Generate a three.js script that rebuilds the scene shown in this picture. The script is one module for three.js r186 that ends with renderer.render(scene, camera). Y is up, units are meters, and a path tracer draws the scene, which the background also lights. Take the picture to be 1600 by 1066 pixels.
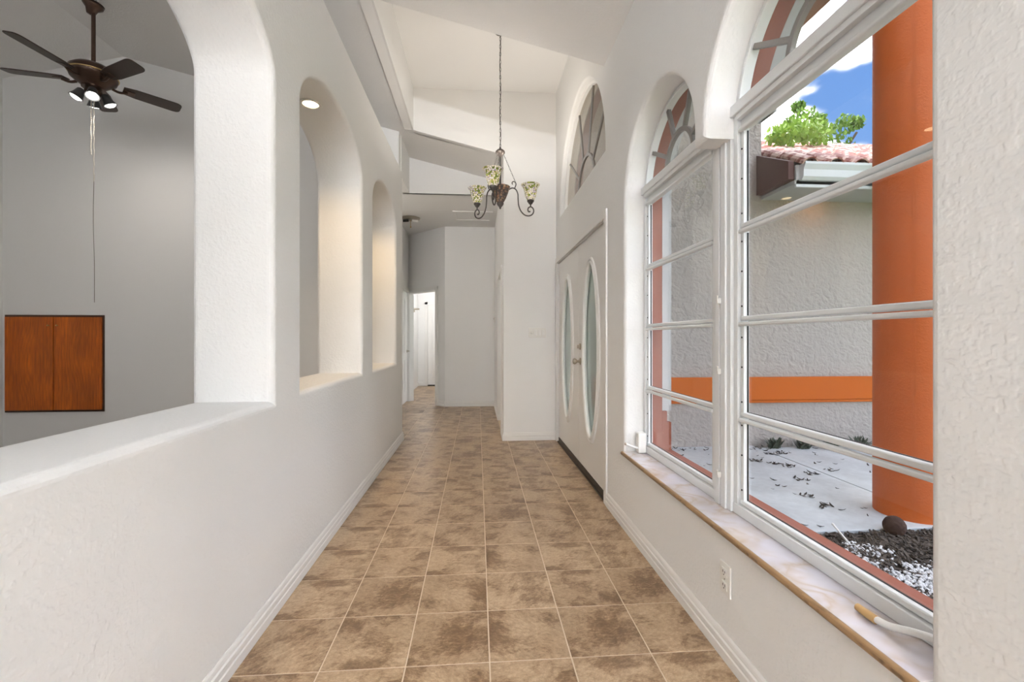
import * as THREE from 'three';
import { mergeGeometries } from 'three/addons/utils/BufferGeometryUtils.js';
import { RoundedBoxGeometry } from 'three/addons/geometries/RoundedBoxGeometry.js';
import { RectAreaLightUniformsLib } from 'three/addons/lights/RectAreaLightUniformsLib.js';

// World: x to the right of the corridor, y up, the corridor runs towards -z. Lengths along it are given as F = -z.
const scene = new THREE.Scene();
const renderer = new THREE.WebGLRenderer({ antialias: true });
renderer.toneMapping = THREE.LinearToneMapping;
renderer.toneMappingExposure = 1.72;
renderer.shadowMap.enabled = true;
RectAreaLightUniformsLib.init();

// ---------- camera ----------
const FOCAL = 700, W = 1600, H = 1066;
const camera = new THREE.PerspectiveCamera(2 * Math.atan(H / 2 / FOCAL) * 180 / Math.PI, W / H, 0.05, 200);
camera.position.set(0, 1.2, 0);
camera.rotation.y = -4.41 * Math.PI / 180;
camera.setViewOffset(W, H, 0, 4, W, H);
scene.add(camera);

// ---------- seeded noise ----------
let seed = 7;
const rnd = () => { seed = (seed + 0x6D2B79F5) | 0; let t = Math.imul(seed ^ (seed >>> 15), 1 | seed); t = (t + Math.imul(t ^ (t >>> 7), 61 | t)) ^ t; return ((t ^ (t >>> 14)) >>> 0) / 4294967296; };
const rr = (a, b) => a + (b - a) * rnd();
const hash = (x, y, s) => { let h = Math.imul(x, 374761393) ^ Math.imul(y, 668265263) ^ Math.imul(s, 2147483647 ^ 0x5bd1e995); h = Math.imul(h ^ (h >>> 13), 1274126177); return ((h ^ (h >>> 16)) >>> 0) / 4294967296; };
function vn(x, y, p, s) {               // value noise with period p
  const xi = Math.floor(x), yi = Math.floor(y), fx = x - xi, fy = y - yi, u = fx * fx * (3 - 2 * fx), v = fy * fy * (3 - 2 * fy);
  const m = (k) => ((k % p) + p) % p;
  const a = hash(m(xi), m(yi), s), b = hash(m(xi + 1), m(yi), s), c = hash(m(xi), m(yi + 1), s), d = hash(m(xi + 1), m(yi + 1), s);
  return a + (b - a) * u + (c - a) * v + (a - b - c + d) * u * v;
}
function fbm(u, v, p, s, oct = 4, gain = 0.5) { let t = 0, a = 1, w = 0, q = p; for (let o = 0; o < oct; o++) { t += a * vn(u * q, v * q, q, s + o * 17); w += a; a *= gain; q *= 2; } return t / w; }
const clamp = (x, a = 0, b = 1) => Math.min(b, Math.max(a, x));
const lerp = (a, b, t) => a + (b - a) * t;
const sstep = (a, b, x) => { const t = clamp((x - a) / (b - a)); return t * t * (3 - 2 * t); };
const mix3 = (a, b, t) => [lerp(a[0], b[0], t), lerp(a[1], b[1], t), lerp(a[2], b[2], t)];
function tex(n, fn, color, rx = 1, ry = rx) {    // n x n, fn(u, v) -> [r, g, b] 0..255 or one number
  const d = new Uint8Array(n * n * 4);
  for (let j = 0; j < n; j++) for (let i = 0; i < n; i++) {
    const c = fn(i / n, j / n), k = 4 * (j * n + i);
    if (typeof c === 'number') d[k] = d[k + 1] = d[k + 2] = clamp(c, 0, 255); else { d[k] = clamp(c[0], 0, 255); d[k + 1] = clamp(c[1], 0, 255); d[k + 2] = clamp(c[2], 0, 255); }
    d[k + 3] = 255;
  }
  const t = new THREE.DataTexture(d, n, n); t.magFilter = THREE.LinearFilter; t.minFilter = THREE.LinearMipmapLinearFilter; t.generateMipmaps = true;
  t.wrapS = t.wrapT = THREE.RepeatWrapping; t.repeat.set(rx, ry); if (color) t.colorSpace = THREE.SRGBColorSpace; t.needsUpdate = true;
  return t;
}

// ---------- sky and sun ----------
{
  const w = 2048, h = 1024, d = new Float32Array(w * h * 4);
  const n3 = (x, y, z, s) => { const zi = Math.floor(z), f = z - zi, u = f * f * (3 - 2 * f); return lerp(vn(x, y, 4096, s + zi * 31), vn(x, y, 4096, s + (zi + 1) * 31), u); };
  for (let j = 0; j < h; j++) {
    const el = ((j + 0.5) / h - 0.5) * Math.PI, y = Math.sin(el), cy = Math.cos(el);
    for (let i = 0; i < w; i++) {
      const az = ((i + 0.5) / w - 0.5) * 2 * Math.PI, x = Math.cos(az) * cy, z = Math.sin(az) * cy, k = 4 * (j * w + i);
      const t = clamp(y);
      let c = mix3([0.24, 0.39, 0.59], [0.040, 0.145, 0.46], Math.pow(t, 0.5));
      let n = 0, a = 1, q = 6.5, wt = 0;
      for (let o = 0; o < 6; o++) { n += a * n3(x * q + 78.654, z * q + 44.0046, y * q * 2.2 + 24.6496, 5 + o * 101); wt += a; a *= 0.52; q *= 2.05; }
      n /= wt;
      const cov = sstep(0.508, 0.582, n) * sstep(0.0, 0.12, y + 0.04);
      c = mix3(c, mix3([0.9, 0.93, 0.98], [6.4, 6.4, 6.4], sstep(0.545, 0.64, n)), cov * 0.95);
      if (y < 0) c = [0.25, 0.27, 0.25];
      d[k] = c[0]; d[k + 1] = c[1]; d[k + 2] = c[2]; d[k + 3] = 1;
    }
  }
  const t = new THREE.DataTexture(d, w, h, THREE.RGBAFormat, THREE.FloatType); t.mapping = THREE.EquirectangularReflectionMapping; t.magFilter = THREE.LinearFilter; t.needsUpdate = true;
  scene.background = t;
}
const sun = new THREE.DirectionalLight(0xfff3e0, 2.8);
sun.position.set(-9, 18, -9); sun.target.position.set(2, 0, -4); sun.castShadow = true; sun.shadow.mapSize.set(2048, 2048);
Object.assign(sun.shadow.camera, { left: -14, right: 14, top: 14, bottom: -14, near: 1, far: 50 });
scene.add(sun, sun.target);

// ---------- helpers ----------
const counts = {};
const numbered = (n) => { const k = counts[n] = (counts[n] ?? -1) + 1; return k ? n + '_' + String(k).padStart(3, '0') : n; };
const V = (x, y, f) => new THREE.Vector3(x, y, -f);
function uvBox(g) {
  const p = g.attributes.position, n = g.attributes.normal, uv = new Float32Array(p.count * 2);
  for (let i = 0; i < p.count; i++) {
    const ax = Math.abs(n.getX(i)), ay = Math.abs(n.getY(i)), az = Math.abs(n.getZ(i));
    const [a, b] = ay >= ax && ay >= az ? [p.getX(i), p.getZ(i)] : ax >= az ? [p.getZ(i), p.getY(i)] : [p.getX(i), p.getY(i)];
    uv[2 * i] = a; uv[2 * i + 1] = b;
  }
  g.setAttribute('uv', new THREE.BufferAttribute(uv, 2));
  return g;
}
const flat = (g) => g.index ? g.toNonIndexed() : g;
const merge = (gs) => mergeGeometries(gs.map((g) => { const q = flat(g); for (const k of Object.keys(q.attributes)) if (!['position', 'normal', 'uv'].includes(k)) q.deleteAttribute(k); q.clearGroups(); return q; }));
function bx(x0, x1, y0, y1, f0, f1, r = 0) {
  const w = Math.abs(x1 - x0), h = Math.abs(y1 - y0), d = Math.abs(f1 - f0);
  const g = r ? new RoundedBoxGeometry(w, h, d, 2, Math.min(r, w / 2.01, h / 2.01, d / 2.01)) : new THREE.BoxGeometry(w, h, d);
  g.translate((x0 + x1) / 2, (y0 + y1) / 2, -(f0 + f1) / 2);
  return uvBox(g);
}
function part(name, geo, mat, parent) {
  const m = new THREE.Mesh(Array.isArray(geo) ? merge(geo) : geo, mat); m.name = name; m.castShadow = m.receiveShadow = true; parent.add(m); return m;
}
function tag(o, label, category, group, kind) {
  o.userData.label = label; o.userData.category = category; if (group) o.userData.group = group; if (kind) o.userData.kind = kind; return o;
}
function thing(name, label, category, pos, group, kind) {
  const o = new THREE.Group(); o.name = numbered(name); if (pos) o.position.copy(pos); scene.add(o); return tag(o, label, category, group, kind);
}
function solo(name, geo, mat, label, category, group, kind) { return tag(part(numbered(name), geo, mat, scene), label, category, group, kind); }
const struct = (name, geo, mat, label, category) => solo(name, geo, mat, label, category, null, 'structure');
function shp(pts) { const s = new THREE.Shape(); pts.forEach((p, i) => i ? s.lineTo(p[0], p[1]) : s.moveTo(p[0], p[1])); s.closePath(); return s; }
// a shape in (F, Y) pushed out along +x from x0 to x1
function exFY(shape, x0, x1, bevel = 0, seg = 4, curve = 40) {
  const d = x1 - x0, g = new THREE.ExtrudeGeometry(shape, bevel ? { depth: d - 2 * bevel, bevelEnabled: true, bevelThickness: bevel, bevelSize: bevel, bevelOffset: -bevel, bevelSegments: seg, curveSegments: curve } : { depth: d, bevelEnabled: false, curveSegments: curve });
  g.translate(0, 0, bevel); g.rotateY(Math.PI / 2); g.translate(x0, 0, 0);
  return uvBox(g);
}
// a shape in (X, Y) pushed from F1 (far) back to F0 (near)
function exXY(shape, f0, f1, bevel = 0, curve = 24) {
  const d = f1 - f0, g = new THREE.ExtrudeGeometry(shape, bevel ? { depth: d - 2 * bevel, bevelEnabled: true, bevelThickness: bevel, bevelSize: bevel, bevelOffset: -bevel, bevelSegments: 3, curveSegments: curve } : { depth: d, bevelEnabled: false, curveSegments: curve });
  g.translate(0, 0, bevel - f1);
  return uvBox(g);
}
const tube = (pts, r, n = 32, m = 8, closed = false) => new THREE.TubeGeometry(new THREE.CatmullRomCurve3(pts, closed), n, r, m, closed);
const rod = (a, b, r, m = 10) => { const g = new THREE.CylinderGeometry(r, r, a.distanceTo(b), m); g.applyQuaternion(new THREE.Quaternion().setFromUnitVectors(new THREE.Vector3(0, 1, 0), b.clone().sub(a).normalize())); const c = a.clone().add(b).multiplyScalar(0.5); g.translate(c.x, c.y, c.z); return g; };
const lathe = (pts, n = 32) => new THREE.LatheGeometry(pts.map((p) => new THREE.Vector2(p[0], p[1])), n);

// ---------- materials ----------
const peel = tex(512, (u, v) => 255 * sstep(0.35, 0.75, 0.7 * fbm(u, v, 48, 3, 2) + 0.3 * fbm(u, v, 14, 9, 2)), false, 2.2);
const stuccoBump = tex(512, (u, v) => { const w = fbm(u, v, 6, 5, 3); return 255 * (0.65 * Math.abs(2 * fbm(u + 0.06 * w, v + 0.1 * w, 14, 21, 3) - 1) + 0.35 * fbm(u, v, 40, 2, 2)); }, false, 1.0);
const std = (o) => new THREE.MeshStandardMaterial(o);
const phys = (o) => new THREE.MeshPhysicalMaterial(o);
const lin = (r, g, b) => new THREE.Color().setRGB(r, g, b);
const M = {
  paint: std({ color: lin(0.87, 0.862, 0.845), roughness: 0.72, bumpMap: peel, bumpScale: 0.0007 }),
  smooth: std({ color: lin(0.87, 0.862, 0.845), roughness: 0.6 }),
  trim: std({ color: lin(0.86, 0.845, 0.82), roughness: 0.42 }),
  doorPaint: std({ color: lin(0.85, 0.835, 0.81), roughness: 0.45 }),
  whiteMetal: std({ color: lin(0.82, 0.83, 0.83), roughness: 0.35 }),
  plastic: std({ color: lin(0.84, 0.82, 0.78), roughness: 0.35 }),
  dark: std({ color: lin(0.02, 0.017, 0.015), roughness: 0.6 }),
  sweep: std({ color: lin(0.035, 0.022, 0.014), roughness: 0.5 }),
  bronze: std({ color: lin(0.09, 0.055, 0.04), roughness: 0.35, metalness: 0.75 }),
  iron: std({ color: lin(0.10, 0.09, 0.085), roughness: 0.45, metalness: 0.6 }),
  nickel: std({ color: lin(0.45, 0.40, 0.33), roughness: 0.3, metalness: 0.9 }),
  brass: std({ color: lin(0.62, 0.45, 0.2), roughness: 0.3, metalness: 0.9 }),
  muntin: std({ color: lin(0.27, 0.25, 0.235), roughness: 0.4, metalness: 0.2 }),
  glass: phys({ color: 0xffffff, roughness: 0.0, transmission: 1, thickness: 0, ior: 1.5 }),
  frosted: phys({ color: lin(0.31, 0.36, 0.30), roughness: 0.45, transmission: 0.92, thickness: 0, ior: 1.5 }),
  stucco: std({ color: lin(0.43, 0.395, 0.36), roughness: 0.9, bumpMap: stuccoBump, bumpScale: 0.02 }),
  terracotta: std({ color: lin(0.25, 0.072, 0.04), roughness: 0.9 }),
  orange: phys({ color: lin(0.56, 0.13, 0.014), roughness: 0.8, specularIntensity: 0.3 }),
  columnOrange: phys({ color: lin(0.56, 0.115, 0.014), roughness: 0.6, specularIntensity: 0.5, bumpMap: peel, bumpScale: 0.001, clearcoat: 0.15, clearcoatRoughness: 0.35 }),
  pale: std({ color: lin(0.45, 0.45, 0.45), roughness: 0.8 }),
  soffit: std({ color: lin(0.42, 0.43, 0.42), roughness: 0.8 }),
  gutter: std({ color: lin(0.72, 0.76, 0.78), roughness: 0.4 }),
  fascia: std({ color: lin(0.10, 0.035, 0.028), roughness: 0.6 }),
  carpet: std({ color: lin(0.30, 0.27, 0.24), roughness: 1 }),
  lampGlow: std({ color: 0xffffff, emissive: lin(1, 0.96, 0.9), emissiveIntensity: 3, roughness: 0.5 }),
  dimGlow: std({ color: 0xffffff, emissive: lin(1, 0.93, 0.8), emissiveIntensity: 1.1, roughness: 0.5 }),
  warmGlow: std({ color: 0xffffff, emissive: lin(1, 0.78, 0.45), emissiveIntensity: 5, roughness: 0.5 }),
};
M.concrete = std({ roughness: 0.85, map: tex(512, (u, v) => { const a = fbm(u, v, 5, 31, 5), b = fbm(u, v, 60, 8, 2); const k = 0.82 + 0.22 * a + 0.06 * (b - 0.5); return [205 * k, 211 * k, 214 * k]; }, true, 0.5) });
const woodTex = (s) => tex(512, (u, v) => { const w = fbm(u, v, 4, s, 3); const ring = Math.abs(Math.sin((u * 5 + 0.55 * Math.sin(v * 6.283 + s) * Math.exp(-40 * (u - 0.45) ** 2) + 0.35 * w) * 9)); const g = fbm(u * 6, v * 0.5, 24, s + 3, 3); const k = 0.78 + 0.07 * ring + 0.3 * (g - 0.5) + 0.25 * (w - 0.5); return [206 * k + 14, 108 * k + 2, 20 * k]; }, true);
M.wood = std({ roughness: 0.42, map: woodTex(11) });
M.wood2 = std({ roughness: 0.42, map: woodTex(29) });
M.woodDark = std({ color: lin(0.05, 0.02, 0.008), roughness: 0.6 });
const marbleSkyTex = tex(512, (u, v) => { const w = fbm(u, v, 4, 77, 4); const vein = Math.pow(1 - Math.abs(2 * fbm(u + 0.3 * w, v, 6, 41, 4) - 1), 5); const patch = sstep(0.47, 0.62, fbm(u, v, 3, 13, 4)); let c = mix3([228, 226, 236], [212, 208, 218], fbm(u, v, 12, 5, 3)); c = mix3(c, [190, 166, 138], clamp(0.42 * patch + 0.6 * vein)); return c; }, true, 1.3);  // tan marble; the lavender white base is the sky reflection painted in
M.marble = phys({ map: marbleSkyTex, roughness: 0.26, clearcoat: 0.4, clearcoatRoughness: 0.22 });
M.marbleEdge = std({ roughness: 0.35, map: tex(256, (u, v) => mix3([150, 118, 82], [92, 70, 48], sstep(0.45, 0.7, fbm(u, v, 10, 61, 4))), true, 2) });

// ---------- dimensions ----------
const XL = -0.885, XB = -1.225, XR = 0.93;
const vault = (x) => x >= -4.0 ? 3.433 - 0.24 * x : 4.393 - 0.24 * (-4.0 - x);

// ---------- floor ----------
{
  const floor = thing('floor', 'brown mottled square ceramic tiles with pale grout along the corridor', 'floor', null, null, 'structure');
  part('grout', [bx(XL - 0.03, XR + 0.14, -0.1, -0.0018, -6, 5.36), bx(-3.2, 0.4, -0.1, -0.0018, 5.36, 11.6)], std({ color: lin(0.66, 0.54, 0.41), roughness: 0.85 }), floor);
  const tileMats = [];
  for (let k = 0; k < 7; k++) {
    const s = 100 + 13 * k, ang = -0.9 + 1.4 * hash(k, 5, 3), ca = Math.cos(ang), sa = Math.sin(ang);
    const map = tex(512, (u, v) => {
      const p = (u + k * 0.37) * 0.5, q = (v + k * 0.21) * 0.5;                     // each variant cuts another half of a larger field
      const w = fbm(p, q, 4, s, 5, 0.55) - 0.5, w2 = fbm(q + 0.3, p, 4, s + 7, 5, 0.55) - 0.5;
      const st = fbm((p * ca + q * sa) + 0.30 * w, (q * ca - p * sa) * 1.7 + 0.5 * w2, 4, s + 3, 6, 0.6) - 0.5;     // drawn out a little along one direction
      const fine = fbm((p * ca + q * sa) + 0.12 * w2, (q * ca - p * sa) * 1.8 + 0.1 * w, 40, s + 5, 4, 0.75) - 0.5;
      const patch = sstep(-0.14, 0.36, 1.35 * st + 0.9 * w + 0.22 * fine);
      const d = clamp(0.20 + 0.16 * hash(k, 9, 4) + 0.62 * patch + 0.65 * fine + 0.45 * w2 - 0.08);
      const c = mix3([188, 163, 133], [106, 79, 53], d);
      const f = 1 + 0.16 * (fbm(u, v, 90, s + 11, 2) - 0.5);
      return [c[0] * f, c[1] * f, c[2] * f];
    }, true);
    tileMats.push(std({ map, roughness: 0.34, bumpMap: map, bumpScale: 0.0012 }));
  }
  const cache = {};
  const tileGeo = (w, d) => cache[w.toFixed(3) + ',' + d.toFixed(3)] ??= (() => { const g = new RoundedBoxGeometry(w, 0.008, d, 1, 0.0015); const p = g.attributes.position, uv = g.attributes.uv; for (let i = 0; i < p.count; i++) uv.setXY(i, p.getX(i) / 0.3025 + 0.5, p.getZ(i) / 0.3105 + 0.5); return g; })();
  const PX = 0.3075, PF = 0.3155, X0 = 0.045, F0 = 1.662, gap = 0.005, rest = [];
  const put = (xa, xb, fa, fb, near) => {
    const w = xb - xa - gap, d = fb - fa - gap; if (w < 0.01 || d < 0.01) return;
    if (!near) { rest.push(tileGeo(w, d).clone().translate((xa + xb) / 2, -0.004, -(fa + fb) / 2)); return; }
    const t = part('tile', tileGeo(w, d), tileMats[Math.floor(rnd() * 7)], floor);
    t.position.set((xa + xb) / 2, -0.004, -(fa + fb) / 2); if (rnd() < 0.5) t.rotation.y = Math.PI;
  };
  for (let j = -24; j < 32; j++) for (let i = -9; i < 4; i++) {
    let xa = X0 + i * PX, xb = xa + PX, fa = F0 + j * PF, fb = fa + PF;
    const mid = (fa + fb) / 2, hall = mid > 5.36;
    const lo = hall ? (mid > 8.7 ? -1.5 : -2.5) : XL + 0.002, hi = hall ? (mid > 7.9 ? -0.25 : 0.303) : XR - 0.002;
    xa = Math.max(xa, lo); xb = Math.min(xb, hi); fb = Math.min(fb, 11.48);
    if (xb - xa > 0.012) put(xa, xb, fa, fb, fa > 0.6 && (hall ? xb > -1.6 : true));
  }
  if (rest.length) { const m = part('tile_field', rest, tileMats[0], floor); m.userData.kind = 'stuff'; }
}
struct('floor_carpet', [bx(-5.3, XB - 0.001, -0.1, 0.0, -6, 5.4)], M.carpet, 'grey carpet floor of the side room behind the half wall', 'floor');

// ---------- left partition with three arches ----------
{
  const s = shp([[-6, 0], [5.4, 0], [5.4, 3.17], [-6, 3.17]]);
  const hole = (f0, f1, y0, sp, rise) => { const h = new THREE.Path(); h.moveTo(f0, y0); h.lineTo(f1, y0); h.lineTo(f1, sp); h.absellipse((f0 + f1) / 2, sp, (f1 - f0) / 2, rise, 0, Math.PI, false, 0); h.lineTo(f0, y0); s.holes.push(h); };
  hole(0.02, 2.022, 0.925, 2.34, 0.33); hole(2.334, 3.53, 0.935, 2.387, 0.307); hole(3.892, 4.975, 0.93, 2.37, 0.30);
  struct('wall_left', [exFY(s, XB, XL, 0.028, 5, 48)], M.paint, 'white textured half wall with three arched openings beside the corridor', 'wall');
}

// ---------- right wall: inner skin, outer skin ----------
const nicheY = 0.465, arcY = 2.08, RA = 0.453, C1 = 2.323, C2 = 1.315;
function nichePath(P, y0, sp = 2.02) { const h = new P(); h.moveTo(0.86, y0); h.lineTo(2.776, y0); h.lineTo(2.776, arcY); const t = sp < arcY ? 0 : Math.asin((sp - arcY) / RA); h.absarc(C1, arcY, RA, 0, Math.PI - t, false); if (sp < arcY) { h.lineTo(1.87, sp); h.lineTo(1.768, sp); } h.absarc(C2, arcY, RA, t, Math.PI, false); h.lineTo(0.86, y0); return h; }
const rectPath = (f0, f1, y0, y1) => { const h = new THREE.Path(); h.moveTo(f0, y0); h.lineTo(f1, y0); h.lineTo(f1, y1); h.lineTo(f0, y1); h.lineTo(f0, y0); return h; };
const semiPath = (c, y, r) => { const h = new THREE.Path(); h.moveTo(c - r, y); h.lineTo(c + r, y); h.absarc(c, y, r, 0, Math.PI, false); return h; };
{
  const s = shp([[-6, 0], [3.205, 0], [3.205, 2.10], [5.165, 2.10], [5.165, 0], [5.35, 0], [5.35, 4.2], [-6, 4.2]]);
  s.holes.push(nichePath(THREE.Path, nicheY), semiPath(4.12, 2.585, 0.9));
  struct('wall_right', [exFY(s, XR, 1.10, 0.022, 4, 48)], M.paint, 'white textured wall with arched window niche, entry doors and half round transom', 'wall');
  const o = shp([[-6, -0.12], [3.205, -0.12], [3.205, 2.10], [5.165, 2.10], [5.165, -0.12], [5.2, -0.12], [5.2, 4.6], [-6, 4.6]]);
  o.holes.push(nichePath(THREE.Path, 0.50, 2.14), semiPath(4.12, 2.585, 0.9));
  const g = exFY(o, 1.101, 1.175, 0, 4, 40);      // its own groups: faces, then edges
  const m = new THREE.Mesh(g, [M.stucco, M.terracotta]); m.name = 'wall_exterior'; m.castShadow = m.receiveShadow = true; scene.add(m);
  tag(m, 'outer stucco skin of the entry wall with terracotta painted window reveals', 'wall', null, 'structure');
  // raised pale band round the window pair, stepping to terracotta blocks low down
  const band = (c, near) => {           // outer leg down to 0.74, inner end cut off level with the pier between the arches
    const q = new THREE.Shape(), ro = RA + 0.09, ti = Math.asin(0.06 / RA), to = Math.asin(0.06 / ro);
    if (near) { q.moveTo(c - ro, 0.74); q.lineTo(c - RA, 0.74); q.lineTo(c - RA, arcY); q.absarc(c, arcY, RA, Math.PI, ti, true); q.absarc(c, arcY, ro, to, Math.PI, false); }
    else { q.moveTo(c + ro, 0.74); q.lineTo(c + ro, arcY); q.absarc(c, arcY, ro, 0, Math.PI - to, false); q.absarc(c, arcY, RA, Math.PI - ti, 0, true); q.lineTo(c + RA, 0.74); }
    return q;
  };
  struct('trim_1', [exFY(band(C1, false), 1.176, 1.235, 0, 4, 40)], M.pale, 'pale raised band outside the far arched window', 'trim');
  struct('trim_2', [exFY(band(C2, true), 1.176, 1.234, 0, 4, 40)], M.pale, 'pale raised band outside the near arched window', 'trim');
  struct('trim_3', [bx(1.176, 1.235, 0.30, 0.665, 2.777, 2.89), bx(1.176, 1.208, 0.665, 0.735, 2.777, 2.89), bx(1.176, 1.235, 0.34, 0.49, 0.75, 2.777)], M.terracotta, 'stepped terracotta base block outside the far window corner', 'trim');
}

// ---------- ceilings ----------
{
  const slab = (xa, xb, fa, fb) => exXY(shp([[xa, vault(xa)], [xb, vault(xb)], [xb, vault(xb) + 0.12], [xa, vault(xa) + 0.12]]), fa, fb);
  struct('ceiling', [slab(-5.4, -4, -6, 5.5), slab(-4, -0.74, -6, 6.2), slab(-0.74, 1.1, -6, 3.24), slab(-0.74, 0.4, 5.3, 6.2)], M.paint, 'vaulted white textured ceiling rising away from the window wall', 'ceiling');
  struct('ceiling_well', [bx(-0.86, 1.1, 4.1, 4.22, 3.1, 5.4)], M.smooth, 'flat raised ceiling well above the entry doors', 'ceiling');
  struct('wall_well', [exFY(shp([[3.2, vault(-0.74) + 0.004], [5.26, vault(-0.74) + 0.004], [5.26, 4.1], [3.2, 4.1]]), -0.84, -0.738), exXY(shp([[-0.84, vault(-0.84) + 0.004], [0.929, vault(0.929) + 0.004], [0.929, 4.1], [-0.84, 4.1]]), 3.14, 3.242)], M.smooth, 'upright white sides of the raised ceiling well', 'wall');
  struct('ceiling_hall', [bx(-3.2, 0.4, 3.17, 3.3, 6.16, 9.4), bx(-3.2, -1.0, 3.17, 3.3, 5.52, 6.16)], M.paint, 'flat lower ceiling of the back hall', 'ceiling');
  struct('ceiling_passage', [bx(-3.2, 0.0, 2.62, 2.75, 9.0, 11.7)], M.paint, 'low ceiling of the bright passage behind the hall doorway', 'ceiling');
}

// ---------- other walls ----------
struct('wall_switch', [exXY(shp([[0.306, 0], [XR, 0], [XR, 4.1], [-0.739, 4.1], [-0.739, vault(-0.739)], [0.306, vault(0.306)]]), 5.25, 5.35)], M.smooth, 'white wall with the light switches beside the entry doors', 'wall');
struct('wall_side_room', [exXY(shp([[-5.4, 0], [-0.93, 0], [-0.93, 3.17], [-0.93, vault(-0.93)], [-4, vault(-4)], [-5.4, vault(-5.4)]]), 5.4, 5.52)], M.smooth, 'grey shaded end wall of the side room above the wooden cabinet', 'wall');
struct('wall_far_left', [bx(-5.4, -5.262, 0, 4.2, -6, 5.4)], M.smooth, 'outer side wall of the side room', 'wall');
struct('wall_back', [exXY(shp([[-5.4, 0], [1.1, 0], [1.1, vault(1.1)], [-4, vault(-4)], [-5.4, vault(-5.4)]]), -6.12, -6)], M.paint, 'white wall behind the viewer closing the corridor', 'wall');
struct('wall_hall_header', [bx(-1.0, -0.92, 3.17, 3.78, 5.52, 6.16), exXY(shp([[-0.92, 3.301], [0.31, 3.301], [0.31, vault(0.31)], [-0.92, vault(-0.92)]]), 6.16, 6.26), bx(-1.0, 0.31, 3.17, 3.302, 6.1601, 6.2)], M.smooth, 'white upper wall above the lower hall ceiling', 'wall');
{
  const s = shp([[5.35, 0], [5.66, 0], [5.66, 2.06], [6.56, 2.06], [6.56, 0], [8.1, 0], [8.1, 3.55], [5.35, 3.55]]);
  struct('wall_hall_right', [exFY(s, 0.306, 0.42)], M.smooth, 'white side wall of the hall with a doorway near the corner', 'wall');
  struct('wall_hall_far', [bx(-0.57, 0.305, 0, 3.17, 7.95, 8.07)], M.smooth, 'plain white end wall of the hall', 'wall');
  const d = shp([[0, 0], [0.25, 0], [0.25, 2.07], [1.05, 2.07], [1.05, 0], [1.22, 0], [1.22, 3.17], [0, 3.17]]);
  const g = new THREE.ExtrudeGeometry(d, { depth: 0.11, bevelEnabled: false }); uvBox(g);
  const m = struct('wall_hall_diagonal', g, M.smooth, 'angled white wall with an open doorway at the end of the hall', 'wall');
  m.position.copy(V(-0.57, 0, 7.95)); m.rotation.y = 135 * Math.PI / 180;
  const L = shp([[7.0, 0], [7.86, 0], [7.86, 2.08], [8.68, 2.08], [8.68, 0], [8.83, 0], [8.83, 3.17], [7.0, 3.17]]);
  struct('wall_hall_left', [exFY(L, -1.43, -1.312)], M.smooth, 'white hall wall holding the panelled door', 'wall');
  struct('wall_hall_end', [bx(-3.2, -3.08, 0, 3.17, 5.52, 7.0), bx(-3.2, -1.43, 0, 3.17, 7.0, 7.12)], M.smooth, 'white walls of the hidden side branch of the hall', 'wall');
  struct('wall_passage_left', [bx(-1.62, -1.5, 0, 2.62, 8.83, 11.5)], M.smooth, 'bright white side wall inside the passage', 'wall');
  struct('wall_passage_right', [bx(-0.2, -0.08, 0, 2.62, 8.9, 11.5), bx(-0.6, -0.08, 0, 2.62, 8.78, 8.9)], M.smooth, 'hidden side wall inside the passage', 'wall');
  struct('wall_passage_end', [bx(-1.62, -0.08, 0, 2.62, 11.5, 11.62)], M.smooth, 'end wall of the passage behind the white door', 'wall');
}

// ---------- baseboards and casings ----------
const BH = 0.096;
const boardProfile = [[0.0006, 0], [0.016, 0], [0.016, 0.036], [0.0125, 0.040], [0.0125, 0.046], [0.015, 0.050], [0.015, 0.066], [0.010, 0.071], [0.010, 0.077], [0.008, 0.088], [0.003, BH], [0.0006, BH]];
function board(a, b) {                  // from a to b [X, F]; the wall on the left hand when walking from a to b
  const A = V(b[0], 0, b[1]), B = V(a[0], 0, a[1]), d = B.clone().sub(A), len = d.length(); d.normalize();
  const g = new THREE.ExtrudeGeometry(shp(boardProfile), { depth: len, bevelEnabled: false });
  const X = new THREE.Vector3().crossVectors(new THREE.Vector3(0, 1, 0), d);    // profile x points out of the wall
  g.applyMatrix4(new THREE.Matrix4().makeBasis(X, new THREE.Vector3(0, 1, 0), d).setPosition(A));
  return uvBox(g);
}
struct('baseboard_left', [board([XL, -6], [XL, 5.4])], M.trim, 'white ridged baseboard along the half wall', 'baseboard');
struct('baseboard_right', [board([XR, 3.15], [XR, -6])], M.trim, 'white ridged baseboard under the window sill', 'baseboard');
struct('baseboard_switch', [board([0.306, 5.25], [XR, 5.25]), board([0.306, 5.6], [0.306, 5.234])], M.trim, 'white baseboard under the light switches', 'baseboard');
struct('baseboard_hall', [board([0.306, 7.95], [0.306, 6.63]), board([-0.57, 7.95], [0.305, 7.95]), board([-0.57 - 0.18 * 0.7071, 7.95 + 0.18 * 0.7071], [-0.57, 7.95])], M.trim, 'white baseboard along the hall end wall', 'baseboard');
struct('baseboard_passage', [board([-1.5, 8.9], [-1.5, 11.5]), board([-1.5, 11.5], [-1.33, 11.5])], M.trim, 'white baseboard inside the bright passage', 'baseboard');
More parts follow.
